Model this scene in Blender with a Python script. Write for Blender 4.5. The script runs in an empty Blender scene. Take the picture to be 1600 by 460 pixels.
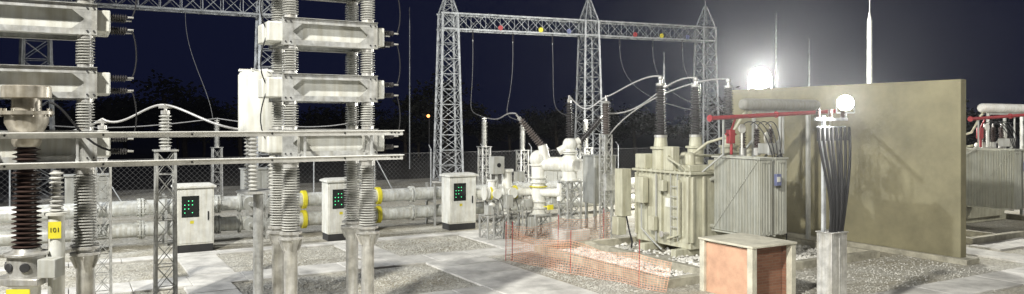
import bpy, math, random
from mathutils import Vector, Matrix
random.seed(7)
R=math.radians
YAW=R(30)
CU,SU=math.cos(YAW),math.sin(YAW)
def YW(u,v): return (CU*u-SU*v, SU*u+CU*v)
def WY(x,y): return (CU*x+SU*y, -SU*x+CU*y)
scene=bpy.context.scene
col=scene.collection

# ---------------------------------------------------------------- materials
def mat(name,c,rough=.6,metal=0,var=.15,scale=3.0,bump=0.0,bscale=60,streak=0.0,emit=None,dirt=None):
    m=bpy.data.materials.new(name); m.use_nodes=True
    nt=m.node_tree; n=nt.nodes; l=nt.links; b=n['Principled BSDF']
    tc=n.new('ShaderNodeTexCoord')
    no=n.new('ShaderNodeTexNoise'); no.inputs['Scale'].default_value=scale; no.inputs['Detail'].default_value=6
    no.inputs['Roughness'].default_value=.65
    l.new(tc.outputs['Object'],no.inputs['Vector'])
    cr=n.new('ShaderNodeValToRGB')
    d=dirt or tuple(x*(1-var*1.6) for x in c)
    cr.color_ramp.elements[0].position=.3; cr.color_ramp.elements[0].color=(*d,1)
    cr.color_ramp.elements[1].position=.62; cr.color_ramp.elements[1].color=(*[min(1,x*(1+var*.5)) for x in c],1)
    l.new(no.outputs['Fac'],cr.inputs['Fac'])
    out=cr.outputs['Color']
    if streak>0:
        mp=n.new('ShaderNodeMapping'); mp.inputs['Scale'].default_value=(9,9,.7)
        l.new(tc.outputs['Object'],mp.inputs['Vector'])
        n2=n.new('ShaderNodeTexNoise'); n2.inputs['Scale'].default_value=1.5; n2.inputs['Detail'].default_value=5
        l.new(mp.outputs[0],n2.inputs['Vector'])
        r2=n.new('ShaderNodeValToRGB'); r2.color_ramp.elements[0].position=.35; r2.color_ramp.elements[1].position=.6
        k=1-streak; r2.color_ramp.elements[0].color=(k,k*.97,k*.9,1)
        l.new(n2.outputs['Fac'],r2.inputs['Fac'])
        mx=n.new('ShaderNodeMix'); mx.data_type='RGBA'; mx.blend_type='MULTIPLY'; mx.inputs['Factor'].default_value=1
        l.new(out,mx.inputs['A']); l.new(r2.outputs['Color'],mx.inputs['B']); out=mx.outputs['Result']
    l.new(out,b.inputs['Base Color'])
    b.inputs['Roughness'].default_value=rough; b.inputs['Metallic'].default_value=metal
    if bump>0:
        n3=n.new('ShaderNodeTexNoise'); n3.inputs['Scale'].default_value=bscale; n3.inputs['Detail'].default_value=4
        l.new(tc.outputs['Object'],n3.inputs['Vector'])
        bp=n.new('ShaderNodeBump'); bp.inputs['Strength'].default_value=bump; bp.inputs['Distance'].default_value=.02
        l.new(n3.outputs['Fac'],bp.inputs['Height']); l.new(bp.outputs[0],b.inputs['Normal'])
    if emit:
        b.inputs['Emission Color'].default_value=(*emit[0],1); b.inputs['Emission Strength'].default_value=emit[1]
    return m
GALV=mat('galvanized_steel',(.50,.51,.50),.42,.3,.28,6,streak=.2)
GALVD=mat('galvanized_lattice',(.42,.44,.45),.55,.2,.3,4)
ALU=mat('aluminium_bar',(.80,.80,.77),.4,0,.12,8)
STEELB=mat('bright_steel',(.62,.62,.60),.35,.5,.25,5,streak=.25)
HEADM=mat('weathered_cast_housing',(.42,.39,.33),.4,.4,.25,6,streak=.25)
WHITE=mat('white_enamel',(.74,.75,.71),.45,0,.12,3,streak=.15)
DUCT=mat('duct_paint',(.68,.70,.68),.36,.15,.2,4,streak=.2)
CAN=mat('capacitor_paint',(.64,.65,.61),.45,0,.1,3,streak=.18)
GREYP=mat('grey_paint',(.40,.41,.39),.5,0,.12,3,streak=.15)
KHAKI=mat('khaki_tank_paint',(.50,.495,.385),.42,0,.16,1.5,streak=.2)
RADI=mat('radiator_paint',(.41,.42,.37),.5,0,.12,2,streak=.12)
CONSV=mat('conservator_paint',(.26,.26,.23),.5,0,.12,2,streak=.15)
PORC=mat('grey_porcelain',(.50,.50,.47),.3,0,.18,5)
PORCD=mat('dark_grey_porcelain',(.045,.042,.042),.35,0,.15,5)
BROWN=mat('brown_porcelain',(.05,.032,.027),.35,0,.2,5)
GBROWN=mat('grey_brown_porcelain',(.13,.11,.10),.3,0,.2,5)
BLACK=mat('black_rubber',(.008,.008,.009),.75,0,.1,5)
DARK=mat('dark_plinth',(.035,.035,.037),.6,0,.2,5)
RED=mat('red_paint',(.34,.03,.035),.5,0,.15,5)
YEL=mat('yellow_paint',(.70,.62,.04),.45,0,.1,5)
BLUE=mat('slate_blue_paint',(.14,.16,.30),.45,0,.1,5)
ORANGE=mat('orange_plastic',(.80,.40,.25),.6,0,.1,5)
CONC=mat('concrete',(.58,.57,.53),.85,0,.28,1.3,bump=.5,bscale=40)
SLAB=mat('shed_concrete',(.54,.52,.42),.85,0,.2,3,bump=.4,bscale=40)
SALMON=mat('salmon_render',(.55,.33,.22),.9,0,.15,3,bump=.4,bscale=50)
CONCD=mat('old_concrete',(.40,.38,.30),.9,0,.3,3,bump=.5,bscale=30)
WALLM=mat('firewall_render',(.235,.215,.13),.75,0,.30,.38,bump=.3,bscale=9)
WIRE=mat('bare_conductor',(.42,.42,.41),.5,.3,.1,5)
WIRED=mat('dull_conductor',(.22,.22,.22),.6,.2,.1,5)
FENCE=mat('fence_wire',(.10,.10,.10),.6,.3,.1,5)
BARK=mat('bark',(.04,.03,.02),.9,0,.3,5)
LEAF=mat('night_leaves',(.012,.015,.009),.8,0,.4,.7)
GLASSD=mat('dark_display',(.012,.016,.016),.15,0,.1,5)
GLED=mat('green_led',(.1,.8,.3),.5,emit=((.1,1,.4),1.6))
LENS=mat('lit_led_lens',(1,1,1),.5,emit=((1,.98,.93),40))
LENS2=mat('lit_lamp_lens',(1,1,1),.5,emit=((1,.98,.9),60))
SODIUM=mat('distant_sodium_lamp',(1,.5,.2),.5,emit=((1,.35,.1),4))
BLK=mat('sign_black',(.02,.02,.02),.6)

def gravel(name,c1,c2,c3,sc,tint=(.70,.66,.56)):
    m=bpy.data.materials.new(name); m.use_nodes=True
    nt=m.node_tree;n=nt.nodes;l=nt.links;b=n['Principled BSDF']
    tc=n.new('ShaderNodeTexCoord')
    vo=n.new('ShaderNodeTexVoronoi'); vo.inputs['Scale'].default_value=sc
    l.new(tc.outputs['Object'],vo.inputs['Vector'])
    cr=n.new('ShaderNodeValToRGB'); e=cr.color_ramp.elements
    e[0].color=(*c1,1); e[1].color=(*c3,1); k=e.new(.55); k.color=(*c2,1)
    sx=n.new('ShaderNodeSeparateColor'); l.new(vo.outputs['Color'],sx.inputs[0]); l.new(sx.outputs[0],cr.inputs['Fac'])
    no=n.new('ShaderNodeTexNoise'); no.inputs['Scale'].default_value=.7; no.inputs['Detail'].default_value=8; no.inputs['Roughness'].default_value=.7
    l.new(tc.outputs['Object'],no.inputs['Vector'])
    r2=n.new('ShaderNodeValToRGB'); r2.color_ramp.elements[0].position=.38; r2.color_ramp.elements[1].position=.62
    r2.color_ramp.elements[0].color=(*tint,1); r2.color_ramp.elements[1].color=(1,1,1,1)
    l.new(no.outputs['Fac'],r2.inputs['Fac'])
    mx=n.new('ShaderNodeMix'); mx.data_type='RGBA'; mx.blend_type='MULTIPLY'; mx.inputs['Factor'].default_value=.9
    l.new(cr.outputs['Color'],mx.inputs['A']); l.new(r2.outputs['Color'],mx.inputs['B'])
    l.new(mx.outputs['Result'],b.inputs['Base Color'])
    bp=n.new('ShaderNodeBump'); bp.inputs['Strength'].default_value=.6; bp.inputs['Distance'].default_value=.02; bp.invert=True
    l.new(vo.outputs['Distance'],bp.inputs['Height']); l.new(bp.outputs[0],b.inputs['Normal'])
    b.inputs['Roughness'].default_value=.9
    return m
GRAV=gravel('yard_gravel',(.28,.27,.235),(.42,.41,.365),(.60,.59,.53),24)
SOIL=gravel('dark_field_soil',(.02,.02,.015),(.04,.038,.03),(.06,.055,.04),4)
STONE=mat('loose_stone',(.48,.47,.42),.85,0,.3,2.5)
STONEW=mat('pale_stone',(.62,.61,.56),.85,0,.4,2.5)
def brickmat():
    m=bpy.data.materials.new('red_brick'); m.use_nodes=True
    nt=m.node_tree;n=nt.nodes;l=nt.links;b=n['Principled BSDF']
    tc=n.new('ShaderNodeTexCoord'); s=n.new('ShaderNodeSeparateXYZ'); l.new(tc.outputs['Object'],s.inputs[0])
    a=n.new('ShaderNodeMath'); l.new(s.outputs[0],a.inputs[0]); l.new(s.outputs[1],a.inputs[1])
    c=n.new('ShaderNodeCombineXYZ'); l.new(a.outputs[0],c.inputs[0]); l.new(s.outputs[2],c.inputs[1])
    br=n.new('ShaderNodeTexBrick'); br.inputs['Scale'].default_value=1
    br.inputs['Brick Width'].default_value=.2; br.inputs['Row Height'].default_value=.06; br.inputs['Mortar Size'].default_value=.005
    br.inputs['Color1'].default_value=(.26,.12,.07,1); br.inputs['Color2'].default_value=(.20,.085,.05,1); br.inputs['Mortar'].default_value=(.22,.16,.11,1)
    l.new(c.outputs[0],br.inputs['Vector']); l.new(br.outputs['Color'],b.inputs['Base Color']); b.inputs['Roughness'].default_value=.9
    bp=n.new('ShaderNodeBump'); bp.invert=True; bp.inputs['Strength'].default_value=.6; bp.inputs['Distance'].default_value=.01
    l.new(br.outputs['Fac'],bp.inputs['Height']); l.new(bp.outputs[0],b.inputs['Normal'])
    return m
BRICK=brickmat()

# ---------------------------------------------------------------- mesh builder
def frame(d,up=None):
    d=Vector(d).normalized()
    if up is None: up=Vector((0,0,1)) if abs(d.z)<.95 else Vector((1,0,0))
    x=Vector(up).cross(d).normalized(); y=d.cross(x)
    return x,y,d
class B:
    def __init__(s): s.v=[];s.f=[];s.m=[]
    def add(s,vs,fs,mi=0):
        o=len(s.v); s.v+= [tuple(p) for p in vs]; s.f+=[tuple(i+o for i in f) for f in fs]; s.m+=[mi]*len(fs)
    BF=[(0,3,2,1),(4,5,6,7),(0,1,5,4),(1,2,6,5),(2,3,7,6),(3,0,4,7)]
    def box(s,a,b,mi=0):
        x0,y0,z0=a;x1,y1,z1=b
        s.add([(x0,y0,z0),(x1,y0,z0),(x1,y1,z0),(x0,y1,z0),(x0,y0,z1),(x1,y0,z1),(x1,y1,z1),(x0,y1,z1)],B.BF,mi)
    def bar(s,p,q,w,h=None,mi=0,up=None):
        p=Vector(p);q=Vector(q);h=h or w; x,y,d=frame(q-p,up); x=x*w/2;y=y*h/2
        s.add([p-x-y,p+x-y,p+x+y,p-x+y,q-x-y,q+x-y,q+x+y,q-x+y],B.BF,mi)
    def lathe(s,prof,o,ax=(0,0,1),n=16,mi=0):
        x,y,d=frame(ax); o=Vector(o); vs=[];fs=[]
        for r,z in prof:
            for i in range(n):
                a=2*math.pi*i/n; vs.append(o+d*z+x*(r*math.cos(a))+y*(r*math.sin(a)))
        for j in range(len(prof)-1):
            for i in range(n):
                k=(i+1)%n; fs.append((j*n+i,j*n+k,(j+1)*n+k,(j+1)*n+i))
        fs.append(tuple(range(n-1,-1,-1))); L=(len(prof)-1)*n; fs.append(tuple(range(L,L+n)))
        s.add(vs,fs,mi)
    def tube(s,p,q,r,r2=None,n=14,mi=0):
        p=Vector(p);q=Vector(q); s.lathe([(r,0),(r if r2 is None else r2,(q-p).length)],p,q-p,n,mi)
    def ins(s,p,q,rc,rs,ns,n=16,mi=0,taper=1.0):
        p=Vector(p);q=Vector(q);L=(q-p).length;pt=L/ns;pr=[]
        for i in range(ns):
            k=1+(taper-1)*i/ns
            z=i*pt; pr+=[(rc*k,z),(rs*k,z+.30*pt),(rs*k,z+.40*pt),(rc*k,z+.72*pt)]
        pr.append((rc*taper,L)); s.lathe(pr,p,q-p,n,mi)
    def path(s,pts,r,n=8,mi=0):
        pts=[Vector(p) for p in pts]; vs=[];fs=[];prev=None
        for i,p in enumerate(pts):
            d=(pts[min(i+1,len(pts)-1)]-pts[max(i-1,0)]).normalized()
            if prev is None: x,y,_=frame(d)
            else:
                x=(prev-d*prev.dot(d)).normalized(); y=d.cross(x)
            prev=x
            for k in range(n):
                a=2*math.pi*k/n; vs.append(p+x*(r*math.cos(a))+y*(r*math.sin(a)))
        for j in range(len(pts)-1):
            for i in range(n):
                k=(i+1)%n; fs.append((j*n+i,j*n+k,(j+1)*n+k,(j+1)*n+i))
        fs.append(tuple(range(n-1,-1,-1))); L=(len(pts)-1)*n; fs.append(tuple(range(L,L+n)))
        s.add(vs,fs,mi)
    def sphere(s,c,r,n=16,mi=0,sz=1):
        m=10; pr=[(max(.001,r*math.sin(math.pi*i/m)),-r*sz*math.cos(math.pi*i/m)) for i in range(m+1)]
        s.lathe(pr,c,(0,0,1),n,mi)
    def lattice(s,p,q,w0,w1,n,lw,bw,mi=0,side=None,cross=True):
        p=Vector(p);q=Vector(q); d=(q-p).normalized()
        a=Vector(side).normalized() if side else frame(d)[0]
        b=d.cross(a)
        def c(t,i):
            w=(w0+(w1-w0)*t)/2; sx,sy=[(-1,-1),(1,-1),(1,1),(-1,1)][i%4]
            return p+(q-p)*t+a*(sx*w)+b*(sy*w)
        for i in range(4): s.bar(c(0,i),c(1,i),lw,mi=mi)
        for j in range(n):
            t0=j/n;t1=(j+1)/n
            for i in range(4):
                s.bar(c(t1,i),c(t1,i+1),bw,bw*.5,mi)
                if j%2==0 or cross: s.bar(c(t0,i),c(t1,i+1),bw,bw*.5,mi)
                if j%2==1 or cross: s.bar(c(t0,i+1),c(t1,i),bw*.9,bw*.4,mi)
BASE={}
def root(name,label,cat,a,b,yard=True,group=None,rot=None,z=0):
    e=bpy.data.objects.new(name,None); col.objects.link(e); e.empty_display_size=.3
    if yard:
        x,y=YW(a,b); e.location=(x,y,z); e.rotation_euler=(0,0,YAW)
    else:
        e.location=(a,b,z); e.rotation_euler=(0,0,rot or 0)
    e['label']=label; e['category']=cat
    if group: e['group']=group
    BASE[e.name]=(a,b,z,yard,rot or 0)
    return e
def mk(b,name,mats,base=(0,0,0),smooth=40):
    me=bpy.data.meshes.new(name)
    bx,by,bz=base
    me.from_pydata([(x-bx,y-by,z-bz) for x,y,z in b.v],[],b.f)
    for m in (mats if isinstance(mats,(list,tuple)) else [mats]): me.materials.append(m)
    me.polygons.foreach_set('material_index',b.m)
    if smooth:
        me.polygons.foreach_set('use_smooth',[True]*len(me.polygons))
        me.set_sharp_from_angle(angle=R(smooth))
    me.update()
    return me
def part(b,name,mats,parent,bevel=0,root_=None,label=None):
    r=root_ or parent
    bs=BASE[r.name][:3]
    o=bpy.data.objects.new(name,mk(b,name,mats,bs)); col.objects.link(o); o.parent=parent
    if bevel:
        md=o.modifiers.new('bevel','BEVEL'); md.width=bevel; md.segments=2; md.limit_method='ANGLE'
    if label: o['label']=label
    return o
def single(b,name,mats,label=None,cat=None,kind=None,a=0,bb=0,yard=True,bevel=0,group=None,smooth=40,z=0):
    o=bpy.data.objects.new(name,mk(b,name,mats,(a,bb,z),smooth)); col.objects.link(o)
    if yard:
        x,y=YW(a,bb); o.location=(x,y,z); o.rotation_euler=(0,0,YAW)
    else: o.location=(a,bb,z)
    if kind: o['kind']=kind
    if label: o['label']=label
    if cat: o['category']=cat
    if group: o['group']=group
    if bevel:
        md=o.modifiers.new('bevel','BEVEL'); md.width=bevel; md.segments=2; md.limit_method='ANGLE'
    return o
def dup(r,du=0,dv=0,label=None,yard=True):
    dx,dy=YW(du,dv) if yard else (du,dv)
    allo=list(bpy.data.objects)
    def rec2(o,p):
        c=o.copy(); col.objects.link(c)
        if p: c.parent=p
        for ch in allo:
            if ch.parent==o: rec2(ch,c)
        return c
    c=rec2(r,None); c.location.x+=dx; c.location.y+=dy
    if label: c['label']=label
    return c
def bez(p0,p1,p2,p3,n=16):
    p0,p1,p2,p3=map(Vector,(p0,p1,p2,p3)); o=[]
    for i in range(n+1):
        t=i/n; o.append(p0*(1-t)**3+p1*3*t*(1-t)**2+p2*3*t*t*(1-t)+p3*t**3)
    return o
def cable(pts,r,label,name='overhead_cable',m=WIRE,group='bare conductors between the equipment'):
    b=B(); b.path(pts,r,8); p=pts[0]
    return single(b,name,m,label,'cable',a=p[0],bb=p[1],z=p[2],yard=False,group=group)

# ---------------------------------------------------------------- ground
b=B(); b.add([(-600,-300,0),(600,-300,0),(600,900,0),(-600,900,0)],[(0,1,2,3)])
single(b,'ground',SOIL,kind='structure',yard=False,smooth=0)
b=B(); b.add([(-60,-12,.006),(70,-12,.006),(70,46,.006),(-60,46,.006)],[(0,1,2,3)])
single(b,'gravel_yard',GRAV,kind='structure',smooth=0)
def walk(u0,u1,v0,v1,along='u',step=1.2,z=.05,name='walkway'):
    b=B(); rnd=random.Random(int(u0*10+v0))
    a0,a1=(u0,u1) if along=='u' else (v0,v1); t=a0
    while t<a1-.05:
        e=min(t+step,a1); zz=z+rnd.uniform(-.006,.006)
        if along=='u': b.box((t+.008,v0,-.05),(e-.008,v1,zz))
        else: b.box((u0,t+.008,-.05),(u1,e-.008,zz))
        t=e
    single(b,name,CONC,kind='structure',a=u0,bb=v0,bevel=.008)
walk(-12,12.2,18.35,19.5)
walk(-12,12.6,22.35,22.95,z=.06)
walk(2.5,3.5,19.52,22.33,'v')
walk(6.8,7.8,19.52,22.33,'v')
walk(10.9,11.9,19.52,22.33,'v')
walk(8.0,9.75,2,18.33,'v')
walk(-12,7.98,14.0,15.1)
walk(2.2,3.2,15.12,18.33,'v')
walk(10.2,40,9.2,10.3)
walk(21.5,22.6,10.32,17,'v')
walk(13.9,14.9,5,9.18,'v')
walk(23,40,12.0,12.9)
def stones(name,regions,n,smin,smax,z=.01,m=STONE):
    b=B(); rnd=random.Random(3)
    for k in range(n):
        u0,u1,v0,v1=regions[k%len(regions)]
        u=rnd.uniform(u0,u1);v=rnd.uniform(v0,v1);s=rnd.uniform(smin,smax)
        a=rnd.uniform(0,6.28);ca,sa=math.cos(a),math.sin(a)
        pts=[(1,0,0),(0,1,.1),(-1,.1,0),(0,-1,-.1),(.3,.2,.75),(-.3,-.2,.7)]
        vs=[]
        for px,py,pz in pts:
            px*=s*rnd.uniform(.6,1.2);py*=s*rnd.uniform(.6,1.1);pz*=s*rnd.uniform(.8,1.3)
            vs.append((u+px*ca-py*sa,v+px*sa+py*ca,z+pz))
        b.add(vs,[(0,1,4),(1,5,4),(1,2,5),(2,3,5),(3,4,5),(3,0,4)])
    single(b,name,m,kind='stuff',smooth=0,a=regions[0][0],bb=regions[0][2])
stones('loose_gravel',[(-6,2.1,15.2,18.2),(3.3,7.9,15.2,18.2),(-4,2.4,19.6,22.2),(3.6,6.7,19.6,22.2),(7.9,10.8,19.6,22.2),(9.9,11.3,13,18.2),(12,20,10.4,13),(3,8,10,14),(12.2,14.5,19,22)],14000,.012,.030)

# ---------------------------------------------------------------- transformer pit
def pit(du):
    b=B(); U0,U1,V0,V1=11.4+du,19.0+du,13.0,18.5; w=.22;h=.2
    b.box((U0,V0,0),(U1,V0+w,h)); b.box((U0,V1-w,0),(U1,V1,h))
    b.box((U0,V0+w,0),(U0+w,V1-w,h)); b.box((U1-w,V0+w,0),(U1,V1-w,h))
    b.box((U0+1.6,V0+w,0),(U0+1.8,V1-w,h-.004))
    single(b,'pit_kerb',CONCD,kind='structure',a=U0,bb=V0,bevel=.012)
pit(0); pit(12)
stones('pit_stones',[(13.25,18.7,13.3,18.2),(11.7,12.9,15.2,18.2),(13.25,18.7,13.3,15.5),(11.7,12.9,13.3,18.2)],3000,.04,.085,.03,STONEW)

# ---------------------------------------------------------------- firewall
r=root('firewall','tall olive rendered concrete firewall between two transformers','wall',20.2,15.5)
b=B(); b.box((20.07,11.45,.15),(20.33,19.7,4.8)); part(b,'wall_panel',WALLM,r,bevel=.015)
b=B(); b.box((19.9,11.2,0),(20.5,19.9,.15)); part(b,'footing',CONCD,r,bevel=.02)

# ---------------------------------------------------------------- transformer
T=root('power_transformer','khaki oil-filled power transformer with ribbed radiators and tall bushings','transformer',16.2,16.2,group='oil-filled power transformers in kerbed pits')
b=B()
b.box((14.6,15.6,.22),(18.2,17.9,2.25))
b.box((14.5,15.5,2.252),(18.3,18.0,2.32))
for v in (15.62,16.72,17.82): b.box((14.52,v,.4),(14.597,v+.07,2.2))
for u in (14.6,15.0): b.box((u,15.52,.4),(u+.07,15.597,2.2))
for i in range(12): b.tube((14.53,15.55+i*.2,2.2),(14.53,15.55+i*.2,2.36),.02,n=6)
part(b,'tank',KHAKI,T,bevel=.02)
b=B(); b.box((14.2,15.75,.02),(18.6,15.95,.218)); b.box((14.2,17.05,.02),(18.6,17.25,.218))
part(b,'skid_base',KHAKI,T,bevel=.01)
for i,u in enumerate((14.8,16.15,17.5)):
    b=B(); b.lathe([(.24,2.322),(.24,2.9),(.30,2.91),(.30,2.97),(.2,2.98),(.17,3.28)],(u,17.05,0),n=20)
    part(b,'turret',KHAKI,T)
    p0=Vector((u,17.05,3.28))
    b=B(); b.ins(p0,Vector((u,17.05,4.72)),.11,.18,19,mi=0,taper=.8)
    b.lathe([(.09,1.44),(.14,1.45),(.14,1.52),(.06,1.53),(.04,1.7)],p0,mi=1)
    b.sphere((u,17.05,4.95),.08,12,1)
    b.lathe([(.19,-.04),(.19,.03)],p0,mi=1)
    part(b,'bushing',[PORCD,STEELB],T)
def tp(name,m,fn,bevel=0):
    b=B(); fn(b); return part(b,name,m,T,bevel=bevel)
tp('relief_box',KHAKI,lambda b:b.box((14.65,15.7,2.322),(15.4,16.3,2.5)),.02)
tp('relief_box',KHAKI,lambda b:b.box((14.5,16.2,2.322),(14.75,16.6,3.0)),.02)
tp('relief_box',KHAKI,lambda b:b.box((15.8,15.7,2.322),(16.4,16.2,2.6)),.02)
tp('relief_box',KHAKI,lambda b:b.box((14.55,17.45,2.322),(15.1,17.9,2.75)),.02)
tp('cover_dome',KHAKI,lambda b:b.lathe([(.14,2.5),(.14,2.75),(.10,2.82),(.03,2.85)],(14.95,16.0,0)))
tp('cover_dome',KHAKI,lambda b:b.lathe([(.15,2.322),(.15,2.7),(.10,2.8),(.03,2.83)],(15.3,16.6,0)))
tp('cover_dome',KHAKI,lambda b:b.lathe([(.14,2.322),(.14,2.85),(.1,2.9)],(17.2,16.0,0)))
tp('oil_pipe',KHAKI,lambda b:b.path([(15.3,16.4,2.7),(15.6,16.0,3.1),(16.2,15.7,3.3),(16.6,15.6,3.9),(16.8,15.5,4.1)],.04))
tp('oil_pipe',KHAKI,lambda b:b.path([(14.55,15.8,2.35),(14.4,15.8,2.5),(14.4,16.3,2.7),(14.55,16.4,2.75)],.035))
tp('oil_pipe',KHAKI,lambda b:b.path([(14.9,16.6,2.6),(15.3,16.5,2.75),(16.2,16.4,2.7),(17.2,16.2,2.8)],.04))
tp('oil_pipe',KHAKI,lambda b:b.path([(14.45,15.9,2.1),(14.45,15.9,.6),(14.4,16.3,.45)],.04))
tp('control_box',KHAKI,lambda b:b.box((14.1,17.95,.9),(14.45,18.3,2.3)),.015)
tp('control_box',KHAKI,lambda b:b.box((14.3,17.25,1.35),(14.51,17.6,2.1)),.012)
tp('control_box',KHAKI,lambda b:b.box((14.36,16.85,.6),(14.52,17.1,1.0)),.012)
tp('control_box',KHAKI,lambda b:b.box((14.36,16.45,1.75),(14.52,16.65,2.05)),.012)
tp('control_box',KHAKI,lambda b:b.box((14.0,18.0,.35),(14.3,18.3,.88)),.012)
tp('ladder',GREYP,lambda b:[b.bar((14.49,16.0,.5+i*.28),(14.49,16.28,.5+i*.28),.022) for i in range(6)]+[b.bar((14.49,16.0,.4),(14.49,16.0,2.25),.025),b.bar((14.49,16.28,.4),(14.49,16.28,2.25),.025)])
tp('conduit',GREYP,lambda b:b.path([(14.42,17.45,1.35),(14.42,17.45,.6),(14.45,17.0,.3),(14.45,16.6,.1)],.025))
tp('conduit',GREYP,lambda b:b.path([(14.5,16.9,2.2),(14.5,16.9,.3)],.025))
tp('conduit',BLACK,lambda b:b.path([(14.3,18.0,.9),(14.25,17.8,.5),(14.2,17.6,.2),(14.0,17.4,.05)],.025))
tp('tank_valve',STEELB,lambda b:[b.tube((14.6,16.5,.55),(14.35,16.5,.55),.05),b.lathe([(.09,0),(.09,.02)],(14.36,16.5,.55),(-1,0,0),14)])
tp('tank_valve',RED,lambda b:[b.tube((14.6,17.6,2.0),(14.42,17.6,2.0),.035),b.lathe([(.07,0),(.07,.02)],(14.43,17.6,2.0),(-1,0,0),12)])
tp('rating_plate',WHITE,lambda b:b.box((14.585,16.38,1.3),(14.597,16.62,1.55)))
def radiator(u0,u1,v0,v1,z0,z1):
    b=B(); n=int((v1-v0)/.052)
    for i in range(n):
        v=v0+i*.052; b.box((u0,v,z0+.08),(u1,v+.026,z1-.08))
        k=int((u1-u0)/.1)
        if i==0:
            for j in range(k): b.tube((u0+.06+j*.1,v,z0+.1),(u0+.06+j*.1,v,z1-.1),.018,n=6)
    for uu in (u0+.15,u1-.15):
        b.tube((uu,v0-.02,z1-.12),(uu,15.6,z1-.12 if z1<2.3 else 2.1),.06); b.tube((uu,v0-.02,z0+.12),(uu,15.6,z0+.12),.06)
    b.box((u0-.03,v0-.03,z1-.08),(u1+.03,v0+.03,z1-.03)); b.box((u0-.02,v1-.03,z1-.08),(u1+.02,v1+.02,z1-.03))
    b.bar((u0-.02,v0,z0+.05),(u0-.02,v1,z0+.05),.04); b.bar((u0-.02,v0,z1-.05),(u0-.02,v1,z1-.05),.04)
    b.bar((u0-.02,v0,z1-.05),(u0-.02,v1,z0+.05),.012)
    part(b,'radiator',RADI,T)
radiator(15.2,15.66,13.75,15.4,.70,2.8); radiator(15.80,16.2,13.75,15.4,.70,2.8)
b=B(); b.box((15.68,13.62,2.05),(15.86,13.71,2.35)); part(b,'blue_box',[BLUE],T,bevel=.01)
b=B(); b.box((15.69,13.605,2.15),(15.80,13.618,2.28)); part(b,'notice_plate',[WHITE],T)
b=B(); b.lathe([(.10,0),(.15,.05),(.17,.12),(.17,3.1),(.15,3.17),(.10,3.22)],(16.4,15.5,4.18),(1,0,0),20)
consv=part(b,'conservator',CONSV,T)
b=B()
for u in (16.9,18.0): b.bar((u,15.5,2.32),(u,15.5,4.02),.08); b.bar((u,15.5,3.2),(u,16.4,2.32),.05)
b.bar((19.2,15.5,0),(19.2,15.5,4.02),.1); b.bar((16.9,15.5,3.98),(19.2,15.5,3.98),.07)
part(b,'conservator_frame',GREYP,T)
b=B(); b.tube((14.5,14.8,3.78),(19.55,14.8,4.0),.058); b.lathe([(.09,0),(.09,.04)],(14.5,14.8,3.78),(1,0,.05)); b.lathe([(.09,0),(.09,.04)],(17,14.8,3.89),(1,0,.05))
part(b,'red_pipe',RED,T)
b=B()
for u,z in ((15.0,3.75),(17.3,3.86),(19.3,3.94)): b.bar((u,14.8,0 if u>19 else 2.8),(u,14.8,z),.04)
b.bar((15.0,14.8,2.83),(15.0,15.6,2.3),.04); b.bar((17.3,14.8,2.83),(17.3,15.6,2.3),.05)
part(b,'pipe_support',GREYP,T)
b=B(); b.box((15.40,14.95,3.1),(15.60,15.10,3.48)); b.tube((15.5,15.0,2.8),(15.5,15.0,3.1),.04); b.tube((15.5,15.0,3.48),(15.5,14.85,3.78),.03)
b.tube((15.3,15.02,3.35),(15.7,15.02,3.35),.03)
part(b,'red_valve_box',RED,T,bevel=.02)
for u in (16.2,16.75,17.3):
    b=B(); b.ins((u,15.25,2.95),(u,15.25,3.5),.05,.10,8); b.tube((u,15.25,2.75),(u,15.25,2.96),.1,mi=1); b.tube((u,15.25,3.5),(u,15.25,3.62),.03,mi=1)
    part(b,'low_voltage_bushing',[BROWN,STEELB],T)
for k in range(4):
    b=B(); b.path(bez((16.2+k*.3,15.25,3.6),(16.2+k*.28,14.9,3.9),(16.3+k*.22,14.5,3.5),(16.35+k*.08,14.3,2.6-k*.1),12),.014); part(b,'cable_loop',BLACK,T)
b=B(); b.path(bez((17.0,15,2.9),(17.1,14.6,3.2),(16.7,14.2,2.6),(16.5,14.0,.1),12),.018); part(b,'cable_loop',BLACK,T)
b=B(); b.lathe([(.09,0),(.17,.02),(.17,.05),(.09,.07)],(16.55,14.75,3.25),(.3,-1,0),16); part(b,'dial_gauge',WHITE,T)
b=B(); b.tube((15.9,15,2.8),(15.9,15,3.45),.03); b.lathe([(.12,0),(.12,.05)],(15.9,15.02,3.5),(0,-1,0),16); part(b,'dial_gauge',WHITE,T)
b=B(); b.box((16.4,14.5,2.82),(16.8,14.9,3.1)); part(b,'relay_box',GREYP,T,bevel=.012)
T2=dup(T,12,0,label='khaki power transformer with pale conservator and finned radiators beyond the firewall')
for o in bpy.data.objects:
    if o.parent==T2 and o.data==consv.data:
        o.data=consv.data.copy(); o.data.materials.clear(); o.data.materials.append(WHITE); o['label']='white horizontal conservator cylinder'

# surge arrester beside transformer
A=root('surge_arrester','grey ribbed surge arrester on a slim lattice post','surge arrester',14.3,19.0)
b=B(); b.ins((14.3,19.0,3.3),(14.3,19.0,4.25),.08,.14,13); part(b,'insulator',GBROWN,A)
b=B(); b.lathe([(.16,4.25),(.1,4.33),(.03,4.34),(.03,4.5)],(14.3,19.0,0)); part(b,'cap',STEELB,A)
b=B(); b.lattice((14.3,19.0,0),(14.3,19.0,3.28),.26,.26,9,.04,.025); b.box((14.15,18.85,3.28),(14.45,19.15,3.3)); b.box((14.12,18.75,1.6),(14.48,18.89,2.1)); part(b,'post',GALV,A)

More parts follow.
